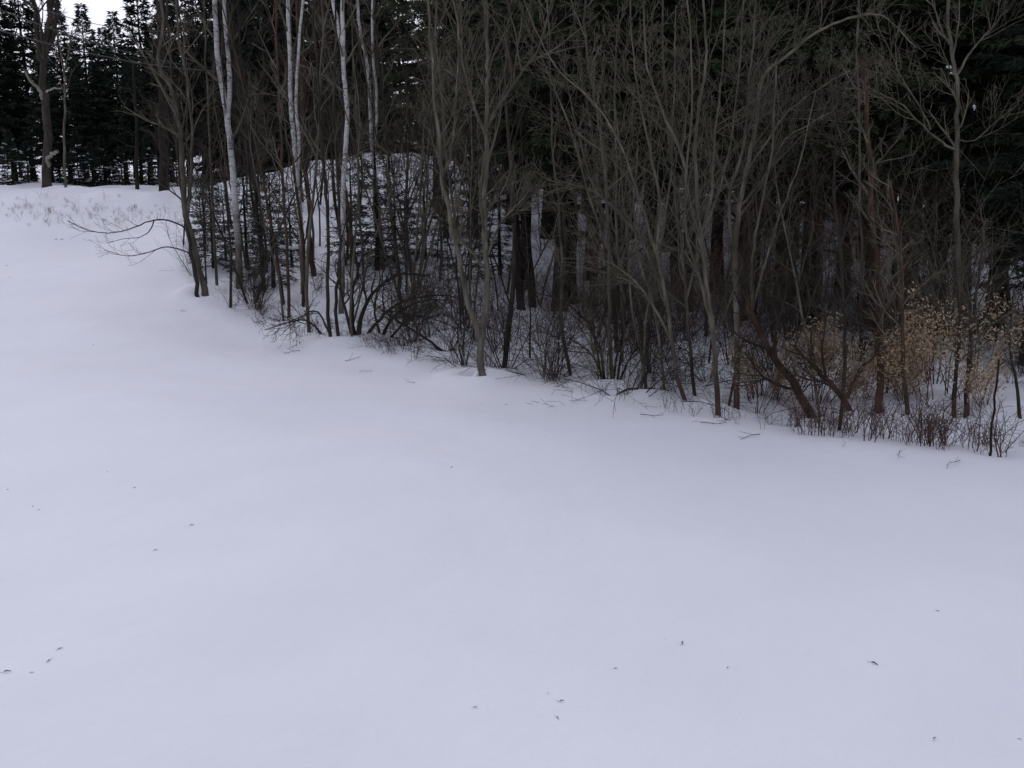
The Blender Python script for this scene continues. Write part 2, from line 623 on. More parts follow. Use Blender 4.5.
feature('slender_tree', 'tree', 'thin grey stem between the forked grey tree and the twin birch',
        [([(217, 288), (212, 199), (209, 120), (205, 40), (203, -60)], 3.6, 1.8)], GREY, seed=12, Lb=1.0)
feature('slender_tree', 'tree', 'thin dark stem in front of the foot of the twin birch',
        [([(230, 307), (231, 255), (226, 200), (223, 170), (219, 140)], 3.0, 1.0)], 'shrub', seed=13, Lb=0.7, maxl=2)
feature('slender_tree', 'tree', 'brown stump-like slim trunk in front of the single birch',
        [([(289, 318), (288, 270), (284, 200), (280, 120), (276, 40), (272, -50)], 3.6, 2.0)], 'brown', seed=14, Lb=1.0)
feature('slender_tree', 'tree', 'leaning slim dark tree right of the slimmest birch',
        [([(402, 300), (396, 250), (389, 190), (385, 120), (377, 40), (371, -60)], 4.5, 2.2)], 'shrub', seed=15, Lb=1.3)
feature('slender_tree', 'tree', 'thin straight grey stem left of the slimmest birch',
        [([(364, 290), (360, 220), (358, 150), (354, 70), (350, -50)], 3.2, 1.8)], GREY, seed=16, Lb=1.0)

# --- dark arching shrub at the middle of the edge
feature('arching_shrub', 'shrub', 'dark arching shrub sprawling between the birches and the forked grey tree on the snow edge',
        [([(357, 338), (362, 312), (378, 288), (402, 274), (430, 276)], 6, 1.5),
         ([(361, 337), (380, 318), (404, 302), (440, 295), (475, 303)], 4.5, 1.2, dict(ground=True)),
         ([(379, 341), (388, 325), (402, 310), (425, 300), (448, 300)], 4.5, 1.2, dict(ground=True)),
         ([(355, 337), (352, 305), (358, 270), (366, 240)], 5, 1.3, dict(ground=True)),
         ([(354, 337), (343, 300), (338, 272), (342, 240)], 4, 1.2, dict(ground=True)),
         ([(382, 341), (375, 312), (380, 280), (392, 255)], 3.5, 1.0, dict(ground=True)),
         ([(384, 341), (410, 318), (430, 318), (460, 330)], 3, 0.8, dict(ground=True)),
         ([(330, 338), (310, 322), (290, 322), (265, 330)], 3.0, 0.8, dict(ground=True, lean=-0.8)),
         ([(334, 330), (318, 312), (300, 318), (284, 332)], 2.4, 0.7, dict(ground=True, lean=-0.9))],
        'shrub', 'shrub', seed=20, kids=(10, 5, 3), Lb=0.75, t0=0.25, maxl=3, up=0.02, wob=0.18, stem_name='stem', drift=0.1)
feature('fallen_log', 'log', 'short mossy log half sunk in snow left of the forked grey tree',
        [([(440, 350), (452, 352), (470, 352), (476, 350)], 8, 6, dict(name='log'))], 'grey', seed=21, crown=False)
feature('leaning_branch', 'branch', 'bare fallen branch sloping down through the arching shrub to the mossy log',
        [([(450, 350), (425, 338), (400, 322), (381, 310)], 3.6, 1.6, dict(name='stem'))], 'shrub', 'shrub', seed=22, kids=(5, 3), Lb=0.5, maxl=2)

# --- the forked grey tree in the middle
feature('grey_tree', 'tree', 'pale grey tree forking just above the snow, with snow piled at its foot',
        [([(483, 377), (481, 350), (484, 320), (487, 274), (484, 236), (486, 180), (486, 129), (488, 90), (488, 57), (486, 0), (485, -80)], 9, 2.8),
         ([(480, 342), (477, 328), (469, 305), (459, 258), (450, 218), (442, 178), (440, 143), (434, 95), (430, 40), (424, -60)], 8, 2.4, dict(lean=-0.4)),
         ([(485, 232), (480, 205), (482, 180), (486, 150)], 4, 3, dict(kids=(3, 3, 2))),
         ([(488, 128), (496, 110), (515, 82), (535, 52), (550, 10), (556, -40)], 5, 2),
         ([(486, 136), (480, 121), (470, 95), (463, 60), (455, 10), (450, -40)], 4, 2),
         ([(488, 255), (500, 225), (512, 210), (526, 196)], 3.2, 1.2, dict(Lb=0.8)),
         ([(442, 178), (452, 150), (455, 110), (458, 60), (462, -30)], 4, 2)],
        'grey', 'twig', seed=30, kids=(11, 6, 3), Lb=1.3, t0=0.3, drift=0.15)
feature('snow_heap', 'snow', 'small pointed heap of snow against the left foot of the forked grey tree',
        [([(474, 377), (476, 374), (478, 371)], 9, 2, dict(name='heap'))], 'snow', crown=False, seed=31)

# --- dark pines behind it
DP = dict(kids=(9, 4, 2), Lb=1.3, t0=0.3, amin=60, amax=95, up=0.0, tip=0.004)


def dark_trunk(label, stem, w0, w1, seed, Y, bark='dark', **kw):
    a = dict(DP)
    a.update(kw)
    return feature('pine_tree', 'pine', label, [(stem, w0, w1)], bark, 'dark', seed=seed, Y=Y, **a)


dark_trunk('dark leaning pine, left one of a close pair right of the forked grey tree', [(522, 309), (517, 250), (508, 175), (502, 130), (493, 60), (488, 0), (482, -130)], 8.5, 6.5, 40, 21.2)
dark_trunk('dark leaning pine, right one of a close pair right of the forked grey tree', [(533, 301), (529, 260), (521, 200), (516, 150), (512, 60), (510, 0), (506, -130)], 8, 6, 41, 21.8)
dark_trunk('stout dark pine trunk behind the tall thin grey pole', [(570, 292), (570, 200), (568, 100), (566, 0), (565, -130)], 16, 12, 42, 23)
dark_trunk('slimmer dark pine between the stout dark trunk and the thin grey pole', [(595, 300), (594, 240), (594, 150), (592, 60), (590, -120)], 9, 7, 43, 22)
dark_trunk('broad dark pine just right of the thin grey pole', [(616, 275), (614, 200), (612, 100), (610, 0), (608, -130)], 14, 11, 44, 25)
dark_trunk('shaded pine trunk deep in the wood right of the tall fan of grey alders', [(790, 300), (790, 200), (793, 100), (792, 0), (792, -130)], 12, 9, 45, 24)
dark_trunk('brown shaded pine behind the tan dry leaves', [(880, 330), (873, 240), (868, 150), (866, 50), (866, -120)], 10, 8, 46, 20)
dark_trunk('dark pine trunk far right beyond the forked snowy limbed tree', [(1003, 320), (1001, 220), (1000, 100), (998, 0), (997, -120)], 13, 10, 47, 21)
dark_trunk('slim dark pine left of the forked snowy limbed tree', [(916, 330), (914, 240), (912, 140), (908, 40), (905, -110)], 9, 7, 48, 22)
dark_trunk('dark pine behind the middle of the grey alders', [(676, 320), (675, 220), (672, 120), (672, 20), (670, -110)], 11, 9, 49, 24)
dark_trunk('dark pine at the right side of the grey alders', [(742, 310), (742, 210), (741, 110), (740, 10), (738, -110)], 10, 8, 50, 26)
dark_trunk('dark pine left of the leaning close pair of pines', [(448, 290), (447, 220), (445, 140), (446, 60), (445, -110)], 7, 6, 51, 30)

feature('pole_tree', 'tree', 'tall thin grey pole of a tree standing in front of the dark pines',
        [([(611, 388), (610, 340), (609, 278), (607, 200), (603, 149), (598, 115), (590, 75), (586, 20), (583, -60)], 5.5, 2.4)], 'grey', seed=52, kids=(12, 5, 3), Lb=1.0, t0=0.35)
feature('slender_tree', 'tree', 'crooked thin grey stem left of the tall grey pole',
        [([(572, 374), (563, 337), (561, 300), (562, 262), (558, 200), (552, 140), (550, 60), (545, -40)], 5, 1.8)], 'grey', seed=53, kids=(9, 5, 3), Lb=0.9)
feature('slender_tree', 'tree', 'dead upright stick behind the forked grey tree',
        [([(530, 358), (530, 330), (530, 305), (527, 250), (524, 190), (520, 120)], 2.6, 1.0)], 'shrub', seed=54, kids=(5, 3), Lb=0.6, maxl=2)
feature('spreading_shrub', 'shrub', 'bare fan shaped shrub around the foot of the tall grey pole',
        [([(606, 386), (600, 350), (585, 320), (560, 300), (535, 292)], 3.6, 1.0),
         ([(608, 387), (594, 358), (572, 340), (548, 336)], 3, 0.8, dict(ground=True)),
         ([(612, 388), (618, 350), (632, 318), (660, 300)], 3.4, 1.0, dict(ground=True)),
         ([(614, 387), (632, 355), (655, 335), (684, 330)], 3, 0.8, dict(ground=True)),
         ([(604, 385), (596, 345), (592, 310), (594, 280)], 3, 0.9, dict(ground=True)),
         ([(616, 387), (622, 340), (626, 300), (622, 270)], 3, 0.9, dict(ground=True))],
        'shrub', 'shrub', seed=55, kids=(9, 5, 3), Lb=0.6, t0=0.25, up=0.05, stem_name='stem', drift=0.1)

# --- tall fan of grey alders
AL = dict(bark='alder', twig='twig', kids=(12, 6, 3), Lb=1.15, t0=0.25, up=0.09, amin=22, amax=58, group=None, drift=0.2)
feature('alder_tree', 'alder', 'multi-stemmed grey alder fanning up, brown at its foot, middle of the tall fan',
        [([(719, 416), (715, 356), (710, 309), (702, 247), (696, 186), (697, 115), (706, 66), (704, 0), (702, -80)], 6.8, 2.0),
         ([(703, 252), (690, 205), (683, 160), (666, 120), (654, 86), (646, 52), (643, -60)], 4.6, 1.8),
         ([(700, 235), (712, 190), (715, 130), (722, 70), (728, -50)], 3.8, 1.6),
         ([(712, 330), (700, 280), (688, 240), (686, 180), (692, 90), (684, -40)], 4.2, 1.8)], seed=60, **AL)
feature('alder_tree', 'alder', 'grey alder whose long limb bows over to the right above the dark woods',
        [([(737, 413), (737, 340), (735, 262), (738, 218), (746, 172), (756, 126), (758, 100), (766, 72), (786, 57), (811, 36), (840, 21), (871, 14), (888, 19), (903, 34), (916, 48)], 7.5, 1.2, dict(kids=(22, 6, 3))),
         ([(736, 262), (729, 198), (743, 149), (749, 100), (750, 72), (755, 29), (757, -70)], 4.8, 2.0),
         ([(741, 205), (762, 180), (785, 140), (806, 126), (832, 112)], 3.5, 1.5),
         ([(746, 172), (768, 140), (790, 110), (826, 84), (850, 70)], 3.5, 1.3)], seed=61, **AL)
feature('alder_tree', 'alder', 'grey alder leaning left across the dark pine trunks',
        [([(690, 407), (677, 375), (672, 340), (665, 294), (655, 250), (640, 200), (623, 150), (597, 106), (562, 74), (540, 40), (524, 0)], 6, 1.1),
         ([(668, 300), (646, 250), (618, 210), (590, 190), (556, 180)], 4.5, 1.4),
         ([(656, 252), (660, 200), (652, 160), (640, 100), (632, 40), (628, -40)], 3.8, 1.6),
         ([(673, 345), (650, 300), (622, 270), (594, 256)], 4, 1.2)], seed=62, **AL)
feature('alder_tree', 'alder', 'slim grey alder close behind the brown footed one',
        [([(697, 404), (690, 350), (686, 300), (682, 250), (676, 200), (670, 150), (664, 60), (660, -60)], 4.6, 1.8),
         ([(686, 300), (700, 250), (716, 200), (730, 150), (738, 80), (746, -30)], 3.6, 1.5)], seed=63, **AL)
feature('alder_tree', 'alder', 'thin grey alder leaning right towards the mossy leaning trunk',
        [([(727, 408), (738, 360), (752, 310), (766, 260), (782, 210), (800, 160), (816, 90)], 3.6, 1.2),
         ([(752, 310), (752, 260), (760, 210), (772, 150), (776, 60)], 4, 1.6)], seed=64, **AL)
for k, (a, lab) in enumerate([
        ([(648, 398), (642, 360), (632, 310), (628, 250), (622, 180), (616, 110)], 'short grey stem left of the grey alders'),
        ([(666, 400), (660, 350), (652, 300), (640, 262), (634, 210), (637, 150)], 'grey stem leaning into the left alder'),
        ([(640, 398), (644, 350), (648, 300), (654, 240), (664, 180)], 'slim stem slanting right, left of the grey alders')]):
    feature('slender_tree', 'tree', lab, [(a, 4, 1.6)], 'grey', seed=66 + k, kids=(9, 5, 3), Lb=0.9)
feature('fallen_branch', 'branch', 'dark bent branch lying on the snow below the grey alders',
        [([(607, 396), (625, 391), (650, 389), (668, 394), (681, 399)], 4, 2, dict(name='stem'))], 'shrub', 'shrub', seed=70, kids=(4, 2), Lb=0.35, maxl=1)

# --- right hand side
feature('leaning_tree', 'tree', 'mossy brown trunk leaning left, the thicker of two slanting trunks below the tan leaves',
        [([(817, 418), (796, 388), (775, 360), (757, 328), (746, 300), (738, 270)], 10, 4),
         ([(797, 390), (776, 384), (758, 372), (745, 352)], 4, 1.5),
         ([(775, 360), (776, 330), (784, 300), (788, 260)], 4, 1.5)], 'brown', 'shrub', seed=80, kids=(8, 5, 3), Lb=0.8)
feature('leaning_tree', 'tree', 'brown trunk leaning left with an upright side limb, right of the mossy slanting trunk',
        [([(860, 417), (842, 397), (826, 379), (808, 362), (794, 345)], 7, 3),
         ([(846, 398), (861, 369), (875, 355), (878, 335), (886, 300)], 4, 1.6),
         ([(826, 379), (822, 350), (826, 320), (818, 280)], 3, 1.2)], 'brown', 'shrub', seed=81, kids=(8, 5, 3), Lb=0.7)
feature('slender_tree', 'tree', 'straight reddish brown trunk standing among the tan dry leaves',
        [([(880, 416), (880, 348), (879, 290), (872, 220), (869, 140), (862, 60)], 8, 4)], 'brown', seed=82, kids=(10, 5, 3), Lb=1.0)
feature('slender_tree', 'tree', 'slim brown trunk right of the straight reddish trunk',
        [([(909, 416), (904, 370), (903, 320), (900, 250), (890, 180)], 5, 2.2)], 'brown', seed=83, kids=(9, 5, 3), Lb=0.9)
feature('slender_tree', 'tree', 'dark slim trunk, left one of two close together near the right edge',
        [([(955, 415), (956, 370), (960, 320), (955, 260)], 5, 2)], 'shrub', seed=84, kids=(9, 5, 3), Lb=0.8)
feature('slender_tree', 'tree', 'dark slim trunk, right one of two close together near the right edge',
        [([(966, 414), (969, 365), (972, 325), (980, 270), (985, 220)], 6, 2)], 'shrub', seed=85, kids=(9, 5, 3), Lb=0.8)
feature('dead_stick', 'stick', 'straight dark stick slanting up from the weeds at the right edge',
        [([(990, 453), (994, 410), (999, 360)], 2.8, 2.0, dict(name='stem'))], 'dark', seed=86, crown=False)
feature('slender_tree', 'tree', 'dark bent stem at the extreme right edge',
        [([(1022, 416), (1016, 380), (1010, 345), (1014, 290)], 4, 1.5)], 'shrub', seed=87, kids=(8, 4, 3), Lb=0.8)
snowy = feature('grey_tree', 'tree', 'forked grey tree with snow lodged in its limbs, standing in the shade on the right',
        [([(960, 345), (958, 260), (957, 195), (956, 135), (958, 100), (956, 72), (950, 43), (948, 0), (947, -80)], 6.5, 3.5),
         ([(956, 150), (946, 145), (923, 126), (903, 106), (885, 96), (871, 89)], 3.2, 1.4),
         ([(930, 130), (926, 118), (908, 89), (900, 74), (887, 46), (876, 20)], 2.6, 1.2),
         ([(957, 75), (972, 50), (990, 30), (1006, 10)], 3, 1.4),
         ([(950, 45), (938, 20), (930, -10), (928, -60)], 2.6, 1.4),
         ([(957, 140), (975, 140), (1000, 118), (1016, 106)], 2.4, 1.0)], 'grey', seed=88, kids=(9, 5, 3), Lb=1.0, Y=15.5)
feature('slender_tree', 'tree', 'thin grey sapling forking low, in the dark wood left of the snowy forked tree',
        [([(863, 345), (861, 260), (860, 189), (860, 132), (857, 72), (859, 0), (860, -60)], 4, 2),
         ([(858, 180), (846, 150), (834, 115), (828, 60)], 2.4, 1.2)], 'grey', seed=89, kids=(9, 5, 3), Lb=0.9, Y=16)

# --- far left
feature('old_tree', 'tree', 'thick forked grey trunk at the roadside on the far left with a broken pale limb',
        [([(48, 195), (47, 120), (43, 75), (45, 45), (51, 5), (56, -60)], 8.5, 4.5),
         ([(43, 72), (38, 40), (34, 0), (28, -50)], 6, 4),
         ([(44, 60), (55, 25), (60, -10), (62, -60)], 5, 3),
         ([(43, 99), (39, 90), (30, 80), (25, 70)], 4, 2.2, dict(name='broken_limb', bark='dead', kids=(2, 2), lean=-0.8, Lb=0.5)),
         ([(49, 172), (48, 158), (53, 154), (58, 151)], 4, 3, dict(name='broken_limb', bark='dead', kids=(1, 1), lean=-0.8, Lb=0.4)),
         ([(44, 92), (52, 89), (62, 88)], 2.4, 1.4, dict(name='broken_limb', bark='dead', kids=(2, 2), lean=-0.6, Lb=0.5))],
        'shrub', seed=90, Y=36, kids=(8, 5, 3), Lb=2.4, t0=0.5, tip=0.005)
feature('slender_tree', 'tree', 'slim pale stem right of the thick forked roadside trunk',
        [([(65, 190), (64, 150), (65, 100), (64, 75), (61, 55), (58, 30)], 3, 1.5), ([(64, 75), (68, 55), (72, 30)], 2, 1)], 'grey', seed=91, Y=35.5, kids=(7, 4, 3), Lb=1.2)
dark_trunk('straight dark pine left of the forked grey tree with arching limbs', [(164, 186), (164, 120), (162, 60), (161, 0), (160, -150)], 10, 8, 92, 36)
dark_trunk('dark slim pine near the middle of the far spruce row', [(137, 188), (136, 150), (135, 100), (134, 60)], 4, 3, 93, 38)

# ------------------------------------------------------------------ conifers
def tufts(c, d, L, wdt, rng, droop=0.0):
    """lens shaped sprays of needles: centre line c -> c + d*L"""
    n = len(c)
    side = np.cross(d, rng.normal(size=(n, 3)))
    side /= np.linalg.norm(side, axis=1, keepdims=True) + 1e-9
    tip = c + d * L[:, None]
    tip[:, 2] -= droop * L
    mid = c + d * (L * 0.45)[:, None]
    return np.stack([c, mid + side * wdt[:, None], tip, mid - side * wdt[:, None]], axis=1)


def conifer(kind, h, base, reach, seed, whorl=0.32, per=6, nt=90, tl=0.26, tw=0.035, droop=0.25, snow=0.0, deadwood=True, shape=0.9):
    rng = np.random.default_rng(seed)
    tg, cg, sg = Geo(), Geo(), Geo()
    n = 9
    zz = np.linspace(-0.15, h, n)
    lean = np.cumsum(rng.normal(size=(n, 2)) * 0.03 * h / 10, axis=0)
    tp = np.column_stack([lean[:, 0], lean[:, 1], zz])
    r0 = 0.011 * h + 0.02
    rad = np.maximum(r0 * (1 - zz / h) ** 0.8, 0.008)
    rad[0] = r0 * 1.3
    tg.tube(tp, rad, 7)
    z = base
    while z < h - 0.12:
        t = (z - base) / (h - base)
        prof = (1 - t) ** shape * (0.55 + 0.45 * min(1, t * 5 + 0.3))
        a0 = rng.uniform(0, 6.28)
        for k in range(per):
            if rng.uniform() < 0.12:
                continue
            a = a0 + k * 6.283 / per + rng.normal() * 0.3
            zb = min(h - 0.1, z + rng.uniform(-0.6, 0.6) * whorl)
            ax = np.array([np.interp(zb, zz, tp[:, 0]), np.interp(zb, zz, tp[:, 1]), zb])
            L = max(0.10, reach * prof * rng.uniform(0.6, 1.2))
            out = np.array([math.cos(a), math.sin(a), 0.0])
            rise = 0.25 + 0.6 * t if kind == 'pine' else 0.12 + 0.75 * t * t
            s = np.linspace(0, 1, 5)
            bp = ax + np.outer(s * L, out) + np.outer((rise * s - droop * s ** 2 * (1.6 - t) + 0.12 * s ** 4) * L, [0, 0, 1])
            bp[1:] += rng.normal(size=(4, 3)) * 0.03 * L
            cg.tube(bp, np.linspace(max(0.006, 0.014 * L), 0.003, 5), 3, 0)
            m = max(8, int(nt * (L / reach) ** 1.3))
            u = rng.uniform(0.12 if kind != 'pine' else 0.45, 1.0, m) ** (0.8 if kind != 'pine' else 0.7)
            i = np.minimum((u * 4).astype(int), 3)
            c = bp[i] + (bp[i + 1] - bp[i]) * (u * 4 - i)[:, None]
            lat = np.array([-out[1], out[0], 0.0])
            wdth = 0.34 * L * (1.08 - u) + 0.05
            off = rng.uniform(-1, 1, m)
            c = c + np.outer(off * wdth, lat) + np.outer(-np.abs(off) * wdth * 0.25, [0, 0, 1])
            if kind == 'pine':
                c = c + rng.normal(size=(m, 3)) * 0.10
                d = rng.normal(size=(m, 3)) + out * 0.8 + np.array([0, 0, 0.5])
            else:
                d = out[None] * 0.9 + np.outer(np.sign(off) * 0.7, lat) + rng.normal(size=(m, 3)) * 0.35
            d /= np.linalg.norm(d, axis=1, keepdims=True)
            Ls = tl * rng.uniform(0.6, 1.3, m)
            cg.leaves(tufts(c, d, Ls, tw * rng.uniform(0.7, 1.3, m), rng, 0.15 if kind != 'pine' else 0.0), 1)
            if snow and rng.uniform() < snow and L > 0.3:
                ms = int(5 + 10 * L)
                u = rng.uniform(0.35, 0.95, ms)
                i = np.minimum((u * 4).astype(int), 3)
                c = bp[i] + (bp[i + 1] - bp[i]) * (u * 4 - i)[:, None] + np.array([0, 0, 0.03])
                c = c + np.outer(rng.uniform(-0.6, 0.6, ms) * 0.3 * L * (1.05 - u), lat)
                d = out[None] + rng.normal(size=(ms, 3)) * 0.5
                d[:, 2] *= 0.2
                d /= np.linalg.norm(d, axis=1, keepdims=True)
                for cc, dd in zip(c, d):
                    ln = rng.uniform(0.10, 0.24)
                    cg.tube(np.array([cc - dd * ln * 0.5, cc, cc + dd * ln * 0.5]) + np.array([[0, 0, 0], [0, 0, 0.02], [0, 0, 0]]), [0.008, rng.uniform(0.02, 0.04), 0.008], 5, 2)
        z += whorl * rng.uniform(0.75, 1.25) * (1.15 - 0.5 * t)
    if deadwood and base > 0.8:
        z = 0.5
        while z < base:
            for k in range(2):
                a = rng.uniform(0, 6.28)
                grow(cg, np.array([np.interp(z, zz, tp[:, 0]), np.interp(z, zz, tp[:, 1]), z]), np.array([math.cos(a), math.sin(a), rng.uniform(-0.2, 0.2)]),
                     reach * rng.uniform(0.3, 0.75), 0.011, 1, 3, rng, kids=(4, 4, 2), up=-0.03, tip=0.0035, amin=30, amax=70)
            z += rng.uniform(0.25, 0.55)
    nm = M['pine_needle'] if kind == 'pine' else M['young_needle'] if h < 3 else M['hemlock_needle'] if 0.3 < droop < 0.35 else M['needle']
    return tg, cg, sg, nm


PROTO = {}


def proto(key, name, cat, maker):
    if key not in PROTO:
        PROTO[key] = (maker(), name, cat)
    return PROTO[key]


def place(root, loc, rz, sc, label, group):
    """the first call uses the built thing itself, later calls copy it with its parts"""
    if root.get('used'):
        r = copy_tree(root)
    else:
        r = root
        KIDS[root.name] = [ch for ch in root.children]
    root['used'] = 1
    r.location = loc
    r.rotation_euler = (0, 0, rz)
    r.scale = (sc, sc, sc)
    r['label'] = label
    r['group'] = group
    return r


def make_conifer(name, cat, **kw):
    tg, cg, sg, nm = conifer(**kw)
    root = empty(name, (0, 0, 0), 'x', cat)
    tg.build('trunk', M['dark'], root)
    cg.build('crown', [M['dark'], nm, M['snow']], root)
    return root


SPR = [make_conifer('spruce_tree', 'spruce', kind='spruce', h=9.0, base=b, reach=1.75, seed=s, nt=120, whorl=0.24, per=7, snow=0.0) for s, b in ((101, 1.7), (102, 2.0), (103, 1.5))]
FIR = [make_conifer('fir_tree', 'fir', kind='spruce', h=13.0, base=b, reach=2.3, seed=s, nt=170, whorl=0.28, per=7, tl=0.30, tw=0.045) for s, b in ((111, 0.3), (112, 0.4), (113, 2.3))]
PIN = [make_conifer('pine_tree', 'pine', kind='pine', h=16.0, base=b, reach=3.0, seed=s, nt=210, whorl=0.42, per=6, tl=0.26, tw=0.022, droop=0.10, shape=0.6) for s, b in ((121, 3.2), (122, 4.2), (123, 2.4))]
NRF = [make_conifer('fir_tree', 'fir', kind='spruce', h=8.0, base=b, reach=2.0, seed=s, nt=420, whorl=0.26, per=7, tl=0.13, tw=0.012) for s, b in ((114, 1.0), (115, 1.8))]
HEM = [make_conifer('hemlock_tree', 'hemlock', kind='spruce', h=12.0, base=b, reach=2.5, seed=s, nt=480, whorl=0.30, per=7, tl=0.15, tw=0.014, droop=0.32, deadwood=False) for s, b in ((116, 2.9), (117, 3.4))]
YNG = [make_conifer('young_fir', 'fir', kind='spruce', h=2.4, base=0.15, reach=0.75, seed=s, nt=60, whorl=0.115, per=5, tl=0.11, tw=0.0095, snow=0.02, deadwood=False) for s in (131, 132, 133)]
SNF = [make_conifer('snowy_fir', 'fir', kind='spruce', h=3.6, base=0.2, reach=1.1, seed=s, nt=85, whorl=0.17, per=6, tl=0.18, tw=0.03, snow=0.22, deadwood=False) for s in (141, 142)]

rnd = random.Random(5)


def put(protos, px, Y, label, group, top=None, h=None, sc=None, z=None):
    x = (px - W / 2) / F * Y * 1.0
    x = at_depth(px, 171, Y)[0]
    g0 = float(H(x, Y))
    if top is not None:
        sc = (at_depth(px, top, Y)[2] - g0) / h
    if sc is None:
        sc = rnd.uniform(0.85, 1.2)
    return place(rnd.choice(protos), (x, Y, g0 - 0.05), rnd.uniform(0, 6.28), sc, label, group)


# far spruce row beyond the road
for px, top, Y in [(-60, -60, 44), (-32, -50, 46), (-8, -60, 43.5), (14, -30, 45), (32, -40, 47), (52, 40, 43), (70, -3, 45), (84, 55, 43), (95, 3, 46), (104, 50, 44), (113, 26, 45.5), (126, 10, 44), (141, 40, 43), (150, -30, 47), (172, -20, 45), (190, -30, 48), (207, -10, 44), (224, -30, 47)]:
    put(SPR, px, Y, 'dark pointed spruce in the row beyond the snowy road bank', 'spruces beyond the road bank', top=top, h=9.0)
for px, top, Y in [(-40, 60, 52), (-5, 90, 50), (20, 60, 54), (60, 85, 52), (88, 80, 50), (108, 60, 55), (135, 70, 52), (160, 30, 54), (180, 40, 52), (205, 20, 56), (232, 10, 55)]:
    put(SPR, px, Y, 'shaded spruce behind the front spruces beyond the road bank', 'spruces deeper in the roadside row', top=top, h=9.0)
for px, top, Y in [(-20, 130, 42), (12, 128, 41), (28, 140, 42), (78, 128, 41.5), (92, 140, 41), (104, 132, 42.5), (122, 145, 41), (148, 132, 42), (176, 140, 41), (60, 146, 44)]:
    put(SNF, px, Y, 'small snow laden fir under the spruces by the road bank', 'small snowy firs by the road bank', top=top, h=3.6)
# dense firs on the knoll behind the birches
for px, Y in [(232, 46), (250, 43), (262, 48), (280, 46), (298, 49), (316, 47), (334, 50), (352, 47.5), (372, 50), (402, 54)]:
    put(FIR[:2], px, Y, 'dense dark fir on the knoll behind the birches', 'firs on the knoll behind the birches', sc=rnd.uniform(0.72, 0.95))
for px, Y in [(245, 62), (272, 66), (300, 60), (330, 64), (362, 62), (380, 68), (500, 70), (575, 62)]:
    put(FIR, px, Y, 'tall fir far back beyond the knoll', 'firs far back beyond the knoll', sc=rnd.uniform(0.9, 1.15))
# pines and firs of the dark wood
for px, Y in [(462, 44), (486, 40), (512, 33), (530, 40), (548, 31), (572, 43), (590, 38), (628, 33), (650, 38), (672, 30), (698, 35), (720, 41), (745, 31), (770, 36), (795, 29), (820, 34), (845, 39), (868, 30), (892, 35), (915, 28), (935, 33), (1020, 34), (1040, 28), (1066, 33), (1090, 30)]:
    put(PIN, px, Y, 'dark pine in the shaded wood behind the leafless trees', 'pines of the shaded wood', sc=rnd.uniform(0.9, 1.15))
for px, Y in [(585, 52), (612, 48), (640, 54), (664, 46), (690, 50), (716, 45), (740, 52), (764, 46), (788, 42), (812, 48), (836, 44), (860, 50), (884, 42), (908, 46), (932, 40), (958, 45), (984, 40), (1008, 46), (1036, 40), (1062, 44), (1090, 40)]:
    put([FIR[2]], px, Y, 'dark fir deep inside the shaded wood', 'firs deep in the shaded wood', sc=rnd.uniform(0.95, 1.25))
for px, Y in [(1004, 17.5), (1048, 16), (1078, 19), (905, 24), (820, 26)]:
    put(NRF, px, Y, 'low branched fir just inside the wood at the right', 'firs just inside the wood', sc=rnd.uniform(0.85, 1.1))
for px, Y, q in [(432, 56, 0.6), (450, 52, 0.5), (476, 56, 0.7), (540, 52, 0.7), (562, 56, 0.8)]:
    put(FIR[:2], px, Y, 'shorter fir filling the gap behind the pale forked tree', 'firs behind the pale forked tree', sc=q)
for px, Y in [(575, 84), (596, 76), (618, 88), (640, 78), (663, 90), (684, 80), (706, 74), (728, 86), (748, 78), (772, 72), (792, 84), (815, 76), (838, 88), (858, 74), (880, 82), (902, 76), (926, 86), (948, 74), (970, 82), (994, 76), (1018, 86), (1042, 78)]:
    put(FIR[:2], px, Y, 'far fir closing the view at the back of the wood', 'far firs at the back of the wood', sc=rnd.uniform(0.9, 1.1))
for px, Y in [(528, 24), (560, 21), (592, 26), (622, 22), (655, 25), (688, 20.5), (722, 23), (756, 20), (788, 22.5), (820, 19), (850, 22), (884, 18.5), (915, 21), (948, 18), (978, 21.5), (1012, 19.5), (1046, 18), (1080, 17), (438, 33), (470, 31)]:
    put(HEM, px, Y, 'shaded hemlock with drooping dark boughs just behind the leafless trees', 'hemlocks behind the leafless trees', sc=rnd.uniform(0.88, 1.12))
# young firs under the birches
for px, py, s in [(214, 268, 1.0), (226, 262, 0.8), (248, 272, 1.1), (274, 288, 1.15), (292, 268, 0.9), (262, 250, 1.0), (352, 262, 1.2), (378, 272, 1.5), (396, 264, 1.2), (425, 262, 1.1), (470, 280, 1.2), (500, 275, 1.2), (205, 245, 0.8)]:
    p = on_ground(px, py)
    place(rnd.choice(YNG), (p[0], p[1], p[2] - 0.03), rnd.uniform(0, 6.28), s, 'young dark fir growing among the birch stems', 'young firs among the birches')


